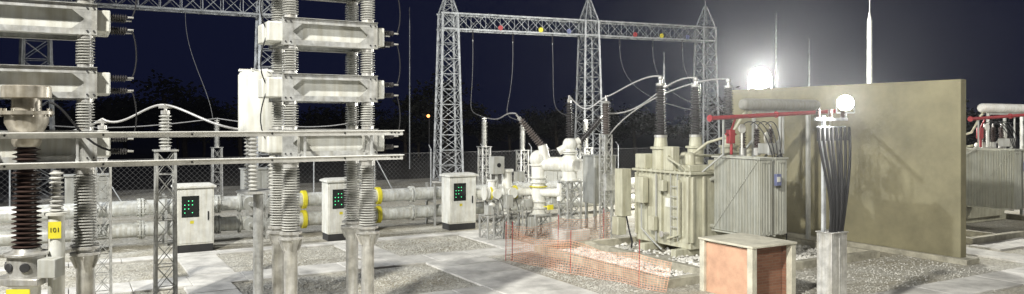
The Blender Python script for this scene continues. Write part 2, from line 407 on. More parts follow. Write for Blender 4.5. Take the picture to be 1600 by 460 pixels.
# ---------------------------------------------------------------- brick shed
r=root('brick_shed','small brick cable pit housing with pale concrete frame and roof','shed',12.65,11.75)
U0,U1,V0,V1=11.95,13.25,11.0,12.5
for (u,v) in ((U0,V0),(U1-.14,V0),(U0,V1-.14),(U1-.14,V1-.14)):
    b=B(); b.box((u,v,0),(u+.14,v+.14,1.12)); part(b,'corner_column',SLAB,r,bevel=.01)
b=B(); b.box((U0+.142,V0+.26,0),(U1-.142,V0+.34,1.08)); part(b,'brick_wall',BRICK,r)
b=B(); b.box((U0+.07,V0+.142,0),(U0+.13,V1-.142,1.08)); part(b,'rendered_wall',SALMON,r)
b=B(); b.box((U1-.12,V0+.142,0),(U1-.03,V1-.142,1.08)); part(b,'brick_wall',BRICK,r)
b=B(); b.box((U0-.02,V0-.02,1.122),(U1+.02,V1+.02,1.17)); part(b,'roof_slab',SLAB,r,bevel=.01)

# ---------------------------------------------------------------- cable tower + lamp
cu,cv=WY(5.83,14.0)
r=root('cable_support_tower','shiny steel cable support column with black cables fanned at the top','cable support',cu,cv)
b=B(); b.box((cu-.21,cv-.16,0),(cu+.21,cv+.16,1.68)); b.box((cu-.23,cv-.18,1.682),(cu+.23,cv+.18,1.70)); b.box((cu-.28,cv-.22,0),(cu+.28,cv+.22,.05))
b.box((cu-.01,cv-.170,.1),(cu+.01,cv-.162,1.6))
part(b,'cable_shroud',STEELB,r,bevel=.008)
b=B()
b.bar((cu-.21,cv+.02,1.70),(cu-.21,cv+.02,3.8),.05,.05); b.bar((cu-.12,cv+.06,1.70),(cu-.12,cv+.06,3.8),.035,.035)
for i in range(5): b.bar((cu-.21,cv+.02,1.8+i*.4),(cu-.12,cv+.06,2.0+i*.4),.02)
b.bar((cu-.45,cv,3.74),(cu+.42,cv,3.74),.05); b.bar((cu-.40,cv,3.60),(cu+.38,cv,3.60),.03)
part(b,'steel_frame',GALVD,r)
for k in range(8):
    b=B(); u0=cu-.42+k*.12; w_=((k*37)%5-2)*.02
    b.path(bez((u0,cv-.05,3.55),(u0+w_,cv-.08,3.0-.05*(k%3)),(cu-.02+.05*(k-3)+w_,cv-.20+w_,2.4),(cu-.15+k*.043,cv-.08-.02*(k%2),1.69),16),.026)
    b.tube((u0,cv-.05,3.35),(u0,cv-.05,3.6),.036,.026)
    part(b,'black_cable',BLACK,r)
for k in range(3):
    b=B(); u0=cu-.38+k*.34; b.ins((u0,cv,3.77),(u0,cv,3.92),.03,.05,5); part(b,'small_insulator',BROWN,r)
def floodlight(x,y,z,cells,rad,aim,label,lens,pole=None):
    f=root('floodlight',label,'floodlight',x,y,yard=False,z=z)
    d=Vector(aim).normalized(); X,Yv,D=frame(d)
    c=Vector((x,y,z)); W=max(abs(i) for i,j in cells)*rad+rad
    for i,j in cells:
        o=c+X*(i*rad)+Yv*(j*rad)
        b=B(); b.lathe([(rad*.35,-.22),(rad*.6,-.16),(rad,-.06),(rad,0)],o,D,24)
        for k in range(8):
            a=k*math.pi/4; q=X*math.cos(a)+Yv*math.sin(a); b.bar(o-D*.20+q*rad*.3,o-D*.03+q*rad*.9,.012,.05)
        part(b,'housing',GREYP,f)
        b=B(); b.lathe([(rad*.95,.002),(rad*.93,.02),(rad*.6,.05),(rad*.2,.06)],o,D,24); part(b,'lamp_lens',lens,f)
    b=B(); zb=rad*1.3
    b.bar(c-D*.08-X*W,c-D*.12-X*W-Vector((0,0,zb)),.02); b.bar(c-D*.08+X*W,c-D*.12+X*W-Vector((0,0,zb)),.02)
    b.bar(c-D*.12-X*W-Vector((0,0,zb)),c-D*.12+X*W-Vector((0,0,zb)),.03); b.bar(c-D*.08-X*W,c-D*.08+X*W,.02)
    if pole is not None: b.tube((x-D.x*.12,y-D.y*.12,pole),(x-D.x*.12,y-D.y*.12,z-zb),.03)
    part(b,'bracket',GALVD,f)
    return f
floodlight(6.12,14.1,4.04,[(0,0)],.15,(-.40,-.9,-.12),'lit round floodlight on top of the cable support column',LENS2,pole=3.76)
floodlight(11.3,35,5.65,[(0,0)],.50,(-.3,-.95,-.1),'lit round floodlight, lens widened to imitate its glare, on a pole behind the firewall',LENS,pole=0)  # lens oversized: the lamp's glare is built into the disc's width

# ---------------------------------------------------------------- capacitor racks
def rack(u0,label):
    C=root('capacitor_rack',label,'capacitor bank',u0+.62,12.5,group='stacked capacitor racks on ribbed insulators')
    legs=[(u0,12.1),(u0+1.25,12.1),(u0,12.9),(u0+1.25,12.9)]
    levels=[3.36,4.23,5.10,5.97]
    for (u,v) in legs:
        b=B(); b.lathe([(.17,0),(.17,.02),(.105,.03),(.105,1.68),(.165,1.86),(.19,1.87),(.19,1.90),(.12,1.91),(.12,1.94),(.17,1.95),(.17,1.98),(.12,1.99)],(u,v,0),n=24)
        for k in range(6):
            a=k*math.pi/3+.4; b.bar((u+.10*math.cos(a),v+.10*math.sin(a),1.70),(u+.175*math.cos(a),v+.175*math.sin(a),1.865),.012,.07)
        part(b,'support_post',STEELB,C)
        b=B(); b.ins((u,v,2.0),(u,v,2.98),.09,.14,24,n=22); part(b,'post_insulator',PORC,C)
        b=B(); b.lathe([(.12,2.98),(.12,3.06),(.15,3.065),(.15,3.09)],(u,v,0),n=20); part(b,'insulator_cap',STEELB,C)
        for i in range(3):
            b=B(); b.ins((u,v,levels[i]+.26),(u,v,levels[i+1]-.26),.075,.12,9,n=18)
            b.lathe([(.10,levels[i]+.21),(.10,levels[i]+.262)],(u,v,0),mi=1); b.lathe([(.10,levels[i+1]-.262),(.10,levels[i+1]-.21)],(u,v,0),mi=1)
            part(b,'post_insulator',[PORC,STEELB],C)
    for z in levels:
        b=B()
        for v in (12.04,12.96):
            a0,a1=u0-.14,u0+1.39
            b.box((a0,v-.02,z+.13),(a1,v+.02,z+.205)); b.box((a0,v-.02,z-.205),(a1,v+.02,z-.13))
            b.box((a0,v-.05,z+.207),(a1,v+.05,z+.215)); b.box((a0,v-.05,z-.215),(a1,v+.05,z-.207))
            for s,e in ((a0,1),(a1,-1)):
                b.box((min(s,s+e*.16),v-.018,z-.128),(max(s,s+e*.16),v+.018,z+.128))
                for q in (1,-1):
                    x0=s+e*.162; zz=z+q*.128
                    b.add([(x0,v-.018,zz),(x0+e*.14,v-.018,zz),(x0,v-.018,z+q*.01),(x0,v+.018,zz),(x0+e*.14,v+.018,zz),(x0,v+.018,z+q*.01)],[(0,1,2),(5,4,3),(0,3,4,1),(1,4,5,2),(2,5,3,0)])
                for k in range(2):
                    for q in (-1,1):
                        b.tube((s+e*(.04+k*.08),v-.035,z+q*.16),(s+e*(.04+k*.08),v+.03,z+q*.16),.014,n=6,mi=1)
        for u in (u0-.1,u0+1.33):
            b.box((u-.03,12.06,z+.14),(u+.03,12.94,z+.2)); b.box((u-.03,12.06,z-.2),(u+.03,12.94,z-.14))
        part(b,'steel_frame',[GALV,DARK],C)
        for v in (12.14,12.54):
            b=B(); b.box((u0-.34,v,z-.155),(u0+1.56,v+.32,z+.155)); can=part(b,'capacitor_can',CAN,C,bevel=.02)
            for q in (-.09,.09):
                b=B(); b.ins((u0+1.56,v+.16,z+q),(u0+1.78,v+.16,z+q),.022,.045,7,n=10); b.tube((u0+1.78,v+.16,z+q),(u0+1.86,v+.16,z+q),.015,mi=1)
                part(b,'bushing',[PORCD,STEELB],can,root_=C)
    for i in range(3):
        z=levels[i]
        b=B(); b.path(bez((u0+1.84,12.3,z+.09),(u0+1.93,12.3,z+.3),(u0+1.9,12.3,z+.6),(u0+1.84,12.3,z+.78),8),.009); part(b,'jumper_wire',BLACK,C)
        b=B(); b.path(bez((u0-.3,12.3,z+.0),(u0-.5,12.3,z+.3),(u0-.4,12.3,z+.6),(u0-.3,12.3,z+.87),8),.010); part(b,'jumper_wire',BLACK,C)
    return C
rack(3.0,'tall stack of white capacitor cans in steel frames on ribbed insulators')
rack(-1.05,'capacitor stack partly cut off, white cans beside a brown arrester')
for z in (3.13,3.52):
    b=B(); b.box((-5,11.58,z-.04),(4.66,11.62,z+.04)); b.box((-5,11.52,z+.03),(4.66,11.579,z+.04))
    for k in range(3): b.box((4.45+k*.06,11.57,z-.01),(4.48+k*.06,11.63,z+.01),1)
    for k in range(8): b.tube((-4+k*1.1,11.575,z-.0),(-4+k*1.1,11.56,z),.015,n=6,mi=1)
    single(b,'aluminium_busbar',[ALU,DARK],'long flat aluminium rail running past the capacitor stacks','busbar',a=0,bb=11.6,group='flat rails along the capacitor racks')
for u in (-.95,.1,3.1,4.15):
    b=B(); b.bar((u,12.0,3.17),(u,11.63,3.17),.05); b.bar((u,11.64,3.08),(u,11.64,3.56),.05,.03); b.bar((u,12.03,3.22),(u,12.0,3.52),.04,.03); b.bar((u,12.0,3.5),(u,11.63,3.5),.04)
    single(b,'rail_bracket',GALV,'short steel bracket holding the aluminium rails','bracket',a=u,bb=11.8,group='rail brackets')
# ---------------------------------------------------------------- reactor drum
x,y=-4.66,14.1
r=root('reactor_coil','pale drum-shaped reactor coil on ribbed insulators','reactor',x,y,yard=False)
b=B(); b.lathe([(.30,3.50),(.35,3.53),(.35,4.54),(.31,4.60),(.10,4.62)],(x,y,0),n=28); part(b,'coil_drum',CAN,r)
b=B(); 
for a in range(4):
    an=a*math.pi/4; b.bar((x-.36*math.cos(an),y-.36*math.sin(an),4.635),(x+.36*math.cos(an),y+.36*math.sin(an),4.635),.02,.03)
part(b,'spider_arms',ALU,r)
for a in range(3):
    an=a*2.094+.5; xx,yy=x+.25*math.cos(an),y+.25*math.sin(an)
    b=B(); b.ins((xx,yy,2.45),(xx,yy,3.49),.05,.09,15,n=14); part(b,'post_insulator',PORC,r)
b=B(); b.lathe([(.38,2.40),(.38,2.44)],(x,y,0),n=20); b.tube((x,y,0),(x,y,2.4),.09); part(b,'support_frame',GALV,r)

# ---------------------------------------------------------------- brown instrument transformer
x,y=-6.32,10.0
r=root('instrument_transformer','brown ribbed porcelain instrument transformer with weathered metal head on a pedestal','instrument transformer',x,y,yard=False)
b=B(); b.lathe([(.27,4.0),(.285,4.01),(.285,4.15),(.26,4.165),(.05,4.17)],(x,y,0),n=28)
b.lathe([(.17,3.84),(.17,4.0)],(x,y,0),n=28); b.lathe([(.31,3.79),(.31,3.835)],(x,y,0),n=28); b.lathe([(.14,3.37),(.17,3.42),(.17,3.52),(.25,3.68),(.25,3.79)],(x,y,0),n=28)
for k in range(8):
    a=k*.785; b.tube((x+.28*math.cos(a),y+.28*math.sin(a),3.76),(x+.28*math.cos(a),y+.28*math.sin(a),3.87),.018,n=6)
part(b,'head_housing',HEADM,r)
b=B(); b.ins((x,y,2.06),(x,y,3.37),.115,.175,22,n=24,taper=.92); part(b,'insulator',BROWN,r)
b=B(); b.lathe([(.22,1.70),(.22,1.96),(.26,1.965),(.26,2.0),(.18,2.01),(.16,2.06)],(x,y,0),n=24); b.box((x-.32,y-.3,1.62),(x+.32,y+.3,1.70))
for k in range(7):
    a=k*.9-2.9; b.lathe([(.06,0),(.06,.03)],(x+.21*math.cos(a),y+.21*math.sin(a),1.83),(math.cos(a),math.sin(a),0),12,1)
part(b,'base_tank',[STEELB,DARK],r,bevel=.006)
b=B(); b.lathe([(.24,0),(.24,.03),(.16,.04),(.16,1.55),(.26,1.6),(.26,1.62)],(x,y,0),n=20); part(b,'pedestal',WHITE,r)
b=B(); b.box((x+.27,y-.22,1.70),(x+.50,y+.0,1.94)); b.tube((x+.37,y-.1,1.4),(x+.37,y-.1,1.70),.03); part(b,'terminal_box',GREYP,r,bevel=.01)
b=B(); b.path(bez((x+.3,y,3.95),(x+.55,y,3.9),(x+.5,y+.3,3.4),(x+.9,y+.4,3.3),10),.015); part(b,'lead_wire',BLACK,r)
def textmesh(s,size,depth=.002):
    cu_=bpy.data.curves.new('t','FONT'); cu_.body=s; cu_.size=size; cu_.extrude=depth; cu_.align_x='CENTER'; cu_.align_y='CENTER'
    o=bpy.data.objects.new('t',cu_); col.objects.link(o); bpy.context.view_layer.update()
    me=bpy.data.meshes.new_from_object(o.evaluated_get(bpy.context.evaluated_depsgraph_get())); bpy.data.objects.remove(o); return me
x,y=-6.05,10.2
s=root('number_sign','yellow number plate reading 101 on a pale post','sign',x,y,yard=False,rot=R(20))
b=B(); b.box((x-.075,y-.112,2.16),(x+.075,y-.104,2.38)); part(b,'sign_plate',YEL,s)
b=B(); b.lathe([(.17,0),(.17,.02),(.10,.03),(.10,2.45),(.14,2.46),(.14,2.49),(.05,2.5)],(x,y,0),n=20); part(b,'stand',CAN,s)
b=B(); b.ins((x,y,2.5),(x,y,3.05),.05,.09,9); part(b,'insulator',PORC,s)
me=textmesh('101',.085); me.materials.append(BLK); o=bpy.data.objects.new('sign_number',me); col.objects.link(o); o.parent=s; o.location=(0,-.116,2.27); o.rotation_euler=(R(90),0,0)
x,y=-5.85,9.1
b=B(); b.box((x-.14,y-.01,1.35),(x+.14,y,1.71)); s=root('warning_plate','plain yellow warning plate on a short post','sign',x,y,yard=False)
part(b,'sign_plate',YEL,s); b=B(); b.bar((x,y+.03,0),(x,y+.03,1.7),.04); part(b,'post',GALV,s)

# ---------------------------------------------------------------- lattice pedestals with post insulators
def pedestal(x,y,h,w,ih,label,grp='post insulators on lattice pedestals',ir=.12):
    p=root('insulator_pedestal',label,'insulator',x,y,yard=False,group=grp,rot=YAW)
    b=B(); b.lattice((x,y,0),(x,y,h),w,w*.9,max(4,int(h/w/1.1)),max(.035,w*.13),max(.02,w*.07)); b.box((x-w*.6,y-w*.6,h),(x+w*.6,y+w*.6,h+.03)); part(b,'lattice_post',GALV,p)
    b=B(); b.ins((x,y,h+.08),(x,y,h+ih),ir*.55,ir,max(7,int(ih/.07)),n=14); part(b,'post_insulator',PORC,p)
    b=B(); b.lathe([(ir*.7,h+ih),(ir*.7,h+ih+.07),(.03,h+ih+.08),(.03,h+ih+.2)],(x,y,0)); b.bar((x-.12,y,h+ih+.14),(x+.12,y,h+ih+.14),.05); part(b,'terminal_cap',STEELB,p)
    b=B(); b.lathe([(ir*.8,h+.03),(ir*.8,h+.08)],(x,y,0)); part(b,'base_flange',STEELB,p)
    return p
pedestal(-6.77,15.0,3.12,.36,.72,'ribbed insulator on a tall white lattice pedestal beside a rack')
for (x,y,h) in ((-14.6,38,2.4),(-1.3,36,2.5),(.5,37,2.3),(-7.3,38,2.4),(-20,36,2.4),(3.6,37.5,2.4)):
    pedestal(x,y,h,.45,1.2,'slim post insulator on a distant lattice pedestal',ir=.14)
pedestal(-11.8,21.5,2.3,.3,1.0,'ribbed insulator on a lattice pedestal over the bus ducts')

# ---------------------------------------------------------------- cabinets
def cabinet(u,v,label):
    K=root('control_cabinet',label,'control cabinet',u,v,group='white control cabinets beside the ducts')
    b=B(); b.box((u-.50,v-.33,.22),(u+.50,v+.33,1.82)); part(b,'cabinet_body',WHITE,K,bevel=.012)
    b=B(); b.box((u-.56,v-.42,1.822),(u+.56,v+.38,1.87)); b.add([(u-.56,v-.42,1.872),(u+.56,v-.42,1.872),(u+.56,v+.38,1.872),(u-.56,v+.38,1.872),(u-.45,v-.2,1.93),(u+.45,v-.2,1.93),(u+.45,v+.2,1.93),(u-.45,v+.2,1.93)],B.BF); part(b,'roof_cap',WHITE,K,bevel=.008)
    b=B(); b.box((u-.48,v-.31,0.0),(u+.48,v+.31,.219)); part(b,'plinth',DARK,K)
    b=B(); b.box((u-.46,v-.352,.27),(u+.46,v-.333,1.78)); part(b,'door',WHITE,K,bevel=.006)
    b=B(); b.box((u-.36,v-.36,1.00),(u+.10,v-.354,1.60)); part(b,'display_window',GLASSD,K)
    b=B()
    for i in range(3):
        for j in range(4):
            if (i*3+j*5)%4!=3: b.box((u-.29+i*.1,v-.364,1.12+j*.11),(u-.265+i*.1,v-.361,1.14+j*.11))
    part(b,'indicator_lights',GLED,K)
    b=B(); b.bar((u+.34,v-.37,.9),(u+.34,v-.37,1.15),.03); part(b,'handle',BLACK,K)
    b=B(); b.box((u-.14,v-.36,.82),(u-.04,v-.354,.90)); part(b,'warning_sticker',YEL,K)
    return K
K=cabinet(3.1,23.6,'white outdoor control cabinet with dark display and black plinth')
dup(K,4.3,0); dup(K,8.55,.25); 
# ---------------------------------------------------------------- bus ducts
D=root('bus_duct','pair of long pale gas-insulated bus ducts with flanges','bus duct',5,25.2)
for nm,z in (('duct_pipe',1.14),('duct_pipe',.50)):
    b=B(); b.tube((-14,25.2,z),(24,25.2,z),.225,n=24)
    for k in range(18):
        u=-13.2+k*2.15
        for e in (-.06,.02): b.lathe([(.285,0),(.285,.045)],(u+e,25.2,z),(1,0,0),24)
        for q in range(10):
            a=q*.628; b.tube((u-.1,25.2+.26*math.cos(a),z+.26*math.sin(a)),(u+.1,25.2+.26*math.cos(a),z+.26*math.sin(a)),.015,n=5)
    part(b,nm,DUCT,D)
for u in (6.6,9.15):
    for z in (1.14,.50):
        b=B(); b.lathe([(.30,0),(.30,.13)],(u,25.2,z),(1,0,0),24); part(b,'yellow_band',YEL,D)
for k in range(13):
    u=-12+k*2.9
    b=B(); b.bar((u,24.85,0),(u,24.85,1.5),.07); b.bar((u,25.55,0),(u,25.55,1.5),.07); b.bar((u,24.85,.22),(u,25.55,.22),.07); b.bar((u,24.85,.87),(u,25.55,.87),.07)
    part(b,'support_frame',GALV,D)
for u in (4.6,5.3,.2):
    for z in (1.14,.50):
        b=B(); b.lathe([(.23,0),(.3,.01),(.3,.07),(.23,.08)],(u,25.2,z),(1,0,0),24); b.tube((u+.3,25.2,z),(u+.3,24.75,z),.16); b.lathe([(.22,0),(.22,.05)],(u+.3,24.78,z),(0,-1,0),20); b.tube((u+.3,24.9,z),(u+.3,24.55,z+.0),.07)
        part(b,'branch_housing',GREYP,D)

# ---------------------------------------------------------------- gas insulated switchgear
G=root('gas_insulated_switchgear','pale gas-insulated switchgear with three ribbed bushings on lattice supports','switchgear',13.4,20.3)
b=B()
b.tube((11.25,21.2,1.45),(13.0,21.0,1.45),.14,n=20); b.tube((12.45,21.2,1.2),(12.45,25.2,1.14),.17,n=20)
b.tube((12.1,21.3,.75),(12.1,21.3,2.1),.16,n=20); b.sphere((12.1,21.3,1.45),.24); b.sphere((11.5,21.2,1.45),.23)
b.tube((12.95,20.75,.7),(12.95,20.75,2.55),.23,n=22)
b.tube((12.95,20.75,2.35),(13.6,20.1,2.35),.23,n=22)
b.sphere((12.95,20.75,2.5),.29)
for z in (.75,.95,1.15,1.75,1.9,2.3): b.lathe([(.29,0),(.29,.04)],(12.95,20.75,z),n=22)
for u in (11.2,11.28,11.8,11.88,12.4,12.5): b.lathe([(.21,0),(.21,.04)],(u,21.15,1.45),(1,-.08,0),22)
for q in range(10):
    a=q*.628
    for z in (.93,1.73): b.tube((12.95+.265*math.cos(a),20.75+.265*math.sin(a),z),(12.95+.265*math.cos(a),20.75+.265*math.sin(a),z+.09),.014,n=5)
for k in range(3): b.lathe([(.08,0),(.08,.12),(.05,.14)],(11.4+k*.7,21.05-k*.05,1.1),(0,-1,0),14)
b.tube((12.1,21.3,2.1),(12.1,21.3,2.18),.22); b.tube((12.95,20.6,1.45),(13.4,20.2,1.45),.14); b.tube((13.4,20.2,1.2),(13.4,20.2,1.75),.10)
b.tube((11.5,21.2,1.45),(11.5,21.2,1.85),.12); b.lathe([(.16,0),(.16,.04)],(11.5,21.2,1.83)); b.tube((11.5,21.2,1.45),(11.5,20.85,1.45),.11); b.lathe([(.15,0),(.15,.04)],(11.5,20.86,1.45),(0,-1,0))
b.tube((12.1,21.3,1.45),(12.1,20.9,1.45),.12); b.lathe([(.17,0),(.17,.04)],(12.1,20.92,1.45),(0,-1,0))
part(b,'duct_housing',WHITE,G)
b=B(); b.sphere((13.65,20.0,2.35),.34,20); b.tube((13.65,20,1.85),(13.65,20,2.3),.25); b.lathe([(.31,0),(.31,.05)],(13.65,20,1.85),n=22)
b.tube((13.65,20,2.5),(13.65,20,3.0),.18); b.sphere((13.65,20.0,2.98),.23,18); b.tube((13.35,20.2,2.75),(13.65,20,2.95),.13)
b.tube((13.1,20.55,2.5),(13.0,20.6,2.95),.15); b.tube((13.65,20,2.95),(13.95,19.9,3.1),.12)
for z in (2.68,2.74): b.lathe([(.25,0),(.25,.035)],(13.65,20,z),n=20)
b.tube((13.65,20,2.35),(13.65,19.6,2.35),.15); b.lathe([(.2,0),(.2,.04)],(13.65,19.64,2.35),(0,-1,0),18)
part(b,'tee_chamber',WHITE,G)
for p,q,m in (((13.05,20.6,2.85),(12.35,20.85,3.75),GBROWN),((13.65,20,3.15),(13.62,20,4.3),PORCD),((13.95,19.95,3.0),(14.55,19.6,3.8),PORCD)):
    p=Vector(p);q=Vector(q); b=B(); b.ins(p,q,.07,.135,15,taper=.85); d=(q-p).normalized(); b.tube(q,q+d*.1,.06,mi=1); b.tube(q,q+d*.22,.03,mi=1); b.tube(p-d*.12,p,.13,mi=2)
    part(b,'bushing',[m,STEELB,WHITE],G)
b=B(); b.lattice((13.65,20,.35),(13.65,20,1.84),.5,.5,4,.05,.03); b.box((13.35,19.7,.33),(13.95,20.3,.36)); b.box((13.35,19.7,1.8),(13.95,20.3,1.84)); part(b,'lattice_support',GALV,G)
b=B(); b.box((13.2,19.55,0),(14.1,20.45,.33)); part(b,'concrete_base',CONC,G,bevel=.02)
for u,v in ((11.5,21.2),(12.1,21.3),(12.95,20.75)):
    b=B(); b.lattice((u,v,0),(u,v,.75),.55,.55,2,.05,.03); b.bar((u-.3,v-.28,.75),(u+.3,v-.28,.75),.06); b.bar((u-.3,v+.28,.75),(u+.3,v+.28,.75),.06)
    if u==11.5: b.lattice((u,v,.75),(u,v,1.25),.3,.3,1,.05,.03)
    part(b,'lattice_support',GALV,G)
for u in (11.4,12.3):
    b=B(); b.lathe([(.215,0),(.215,.05)],(u,21.17,1.45),(1,-.08,0),22); part(b,'yellow_band',YEL,G)
b=B(); b.lathe([(.292,0),(.292,.03)],(12.95,20.75,1.62),n=22); part(b,'yellow_band',YEL,G)
b=B(); b.box((12.9,20.1,.95),(13.1,20.15,1.1)); b.bar((13,20.15,1.02),(13.0,20.5,1.02),.03); part(b,'yellow_tag',YEL,G)
for a_,c_ in (((11.45,21.0,2.05),(11.85,21.3,2.6)),((11.75,20.7,1.0),(12.0,20.9,1.4)),((12.4,20.6,1.0),(12.65,20.75,1.25)),((13.2,20.35,1.1),(13.4,20.5,1.5)),((11.2,20.9,.8),(11.4,21.1,1.1)),((12.3,21.0,1.8),(12.6,21.2,2.1)),((12.5,20.5,.35),(12.8,20.7,.7))):
    b=B(); b.box(a_,c_); part(b,'drive_box',GREYP,G,bevel=.01)
b=B(); b.tube((11.65,21.15,1.6),(11.65,21.15,2.05),.05); part(b,'box_stem',GREYP,G)
b=B(); b.lathe([(.07,0),(.07,.01)],(11.65,20.992,2.33),(0,-1,0),16); part(b,'dial',BLACK,G)
for k in range(5):
    b=B(); b.path(bez((11.6+k*.3,20.95,1.35),(11.6+k*.3,20.75,1.2-.1*k),(11.7+k*.28,20.6,.8),(11.7+k*.26,20.8,.05),10),.010); part(b,'control_wire',BLACK,G)
for k in range(4):
    b=B(); u=11.3+k*.52; b.bar((u,20.7,0),(u,20.7,1.0+.1*(k%2)),.035); b.bar((u,20.7,.9),(u+.52,20.7,.9),.03); b.bar((u,20.7,.1),(u+.52,20.7,.85),.018); part(b,'frame_strut',GALV,G)
def eqbox(u,v,w,h,z0,label,nm='marshalling_cabinet'):
    q=root(nm,label,'equipment cabinet',u,v)
    b=B(); b.box((u-w/2,v-.35,z0),(u+w/2,v+.35,z0+h)); part(b,'cabinet_body',GREYP,q,bevel=.015)
    b=B(); b.box((u-w/2-.04,v-.4,z0+h+.002),(u+w/2+.04,v+.4,z0+h+.04)); part(b,'roof_cap',GREYP,q)
    for s in (-1,1):
        for e in (-.25,.25): 
            b=B(); b.bar((u+s*w*.4,v+e,0),(u+s*w*.4,v+e,z0),.08); part(b,'leg',GALV,q)
    for k in range(2):
        b=B(); b.box((u-w/2+.04+k*w*.48,v-.365,z0+.05),(u-w/2+w*.46+k*w*.48,v-.352,z0+h-.05)); part(b,'door',GREYP,q,bevel=.006)
eqbox(19.4,27.5,1.3,.9,1.1,'grey double-door equipment cabinet raised on steel legs')
eqbox(17.9,27.5,1.3,.9,1.1,'grey double-door equipment cabinet raised on steel legs')
eqbox(15.9,21.5,.9,1.6,.9,'tall grey equipment cabinet beside the transformer')
eqbox(0.5,27.5,1.2,1.0,1.0,'grey double-door equipment cabinet raised on steel legs')
eqbox(5.9,28.2,1.2,1.0,1.0,'grey double-door equipment cabinet raised on steel legs')

# ---------------------------------------------------------------- gantries
def gantry(cols,label,zc=9.8):
    x0,y0=cols[0]; g=root('lattice_gantry',label,'gantry',x0,y0,yard=False,group='lattice steel line gantries')
    d=Vector((cols[-1][0]-x0,cols[-1][1]-y0,0)).normalized()
    for (x,y) in cols:
        b=B(); b.lattice((x,y,.1),(x,y,zc+.5),1.45,.95,11,.12,.055,side=d)
        b.lattice((x,y,zc+.5),(x,y,zc+2.0),.95,.12,3,.07,.035,side=d)
        b.tube((x,y,zc+2.0),(x,y,zc+2.6),.03)
        part(b,'lattice_tower',GALVD,g)
        b=B(); b.box((x-.9,y-.9,0),(x+.9,y+.9,.12)); part(b,'tower_footing',CONC,g)
    a=Vector((x0,y0,zc))-d*.6; c=Vector((cols[-1][0],cols[-1][1],zc))+d*.6
    b=B(); b.lattice(a,c,.95,.95,int((c-a).length/.95),.10,.05,side=Vector((-d.y,d.x,0)))
    part(b,'lattice_beam',GALVD,g)
    return g,d
g2,d2=gantry([(-3.9,47),(5.05,50.5),(13.6,54)],'three-legged grey lattice steel gantry with coloured phase discs')
g1,d1=gantry([(-22.3,36),(-13,41)],'grey lattice steel gantry spanning behind the capacitor stacks')
discs=[(.17,RED),(.315,YEL),(.42,BLUE),(.68,RED),(.79,YEL),(.90,BLUE)]
A0=Vector((-3.9,47,9.8));A1=Vector((13.6,54,9.8))
nrm=Vector((d2.y,-d2.x,0))
for t,m in discs:
    p=A0.lerp(A1,t)+nrm*.56+Vector((0,0,-.3))
    b=B(); b.lathe([(.16,0),(.16,.03)],p,nrm,18); part(b,'phase_disc',m,g2)
ends=[(-1.3,36,3.9),(.5,37,3.7),(3.6,37.5,3.8)]
for i,t in enumerate((.075,.215,.36,.62,.755,.88)):
    p=A0.lerp(A1,t)+nrm*.5+Vector((0,0,-.5))
    r=root('hanging_insulator','slim dark insulator string hanging from the gantry beam','insulator',p.x,p.y,yard=False,z=p.z,group='insulator strings under the gantry')
    b=B(); b.ins(p,p+Vector((0,0,-.6)),.02,.06,6,n=10); part(b,'insulator_discs',PORCD,r)
    b=B(); b.tube(p+Vector((0,0,-.6)),p+Vector((0,0,-.7)),.03); part(b,'clamp',GALV,r)
    s=p+Vector((0,0,-.7))
    if i<3:
        e=Vector(ends[i]); 
        cable(bez(s,s+Vector((.1,-1,-4.5)),e+Vector((-1.2-.3*i,3,.4)),e,20),.02,'thin bare conductor drooping from the gantry to a post insulator',m=WIRED)
    else:
        e=Vector((8+i*1.4,44,3.9)); cable(bez(s,s+Vector((-.2,-1,-4)),e+Vector((-1,2,.6)),e,20),.018,'thin bare conductor drooping from the gantry beam',m=WIRED)
for (px,py,pz,ex,ey,ez) in ((-20.5,36.6,9.3,-20,36,3.8),(-16.5,38.8,9.3,-14.8,38,3.8)):
    cable(bez((px,py,pz),(px,py-.2,7),(ex-.3,ey+.3,5.5),(ex,ey,ez),18),.012,'thin bare conductor drooping from the gantry beam',m=WIRED)
def wp(u,v,z): x,y=YW(u,v); return (x,y,z)
tips=[wp(14.8,17.05,5.0),wp(16.15,17.05,5.0),wp(17.5,17.05,5.0)]
sw=[wp(13.62,20,4.5),wp(14.6,19.55,3.98),wp(12.2,20.9,3.95)]
a=Vector(wp(14.3,19.0,4.45))
t=Vector(tips[0]); cable(bez(t,t+Vector((-.5,.2,.1)),a+Vector((.35,0,.1)),a),.024,'pale curved conductor arching from a transformer bushing')
s_=Vector(sw[0]); cable(bez(a,a+Vector((-.5,.1,-.3)),s_+Vector((.6,0,-.7)),s_),.024,'pale curved conductor between arrester and switchgear bushing')
s_=Vector(sw[1]); t=Vector(tips[1]); cable(bez(t,t+Vector((-1.0,.3,.1)),s_+Vector((1.4,.3,-.25)),s_),.024,'pale conductor sweeping from a transformer bushing to the switchgear')
e=Vector(wp(15.9,21.5,3.2)); t=Vector(tips[2]); cable(bez(t,t+Vector((-1.1,.3,.1)),e+Vector((.6,0,1.0)),e+Vector((0,0,-.6)),18),.024,'pale conductor sweeping from a transformer bushing to a cabinet')
e=Vector((-1.3,36,3.9)); s_=Vector(sw[2]); cable(bez(s_,s_+Vector((-.5,1,.1)),e+Vector((1,-4,-.3)),e),.024,'pale conductor reaching the switchgear bushing')
a=Vector((-8.0,15.0,3.75)); m_=Vector((-6.77,15,4.02)); c=Vector((-4.66,14.1,3.5))
cable(bez(a,a+Vector((.4,0,-.25)),m_+Vector((-.4,0,.05)),m_),.022,'pale curved conductor over a lattice pedestal')
cable(bez(m_,m_+Vector((.4,0,-.05)),c+Vector((-.9,0,.1)),c+Vector((-.3,0,.05))),.022,'pale curved conductor over a lattice pedestal')
cable(bez((-8.0,15.0,3.75),(-8.3,15,3.55),(-8.7,15,3.45),(-9.4,15,3.4)),.022,'pale curved conductor over a lattice pedestal')
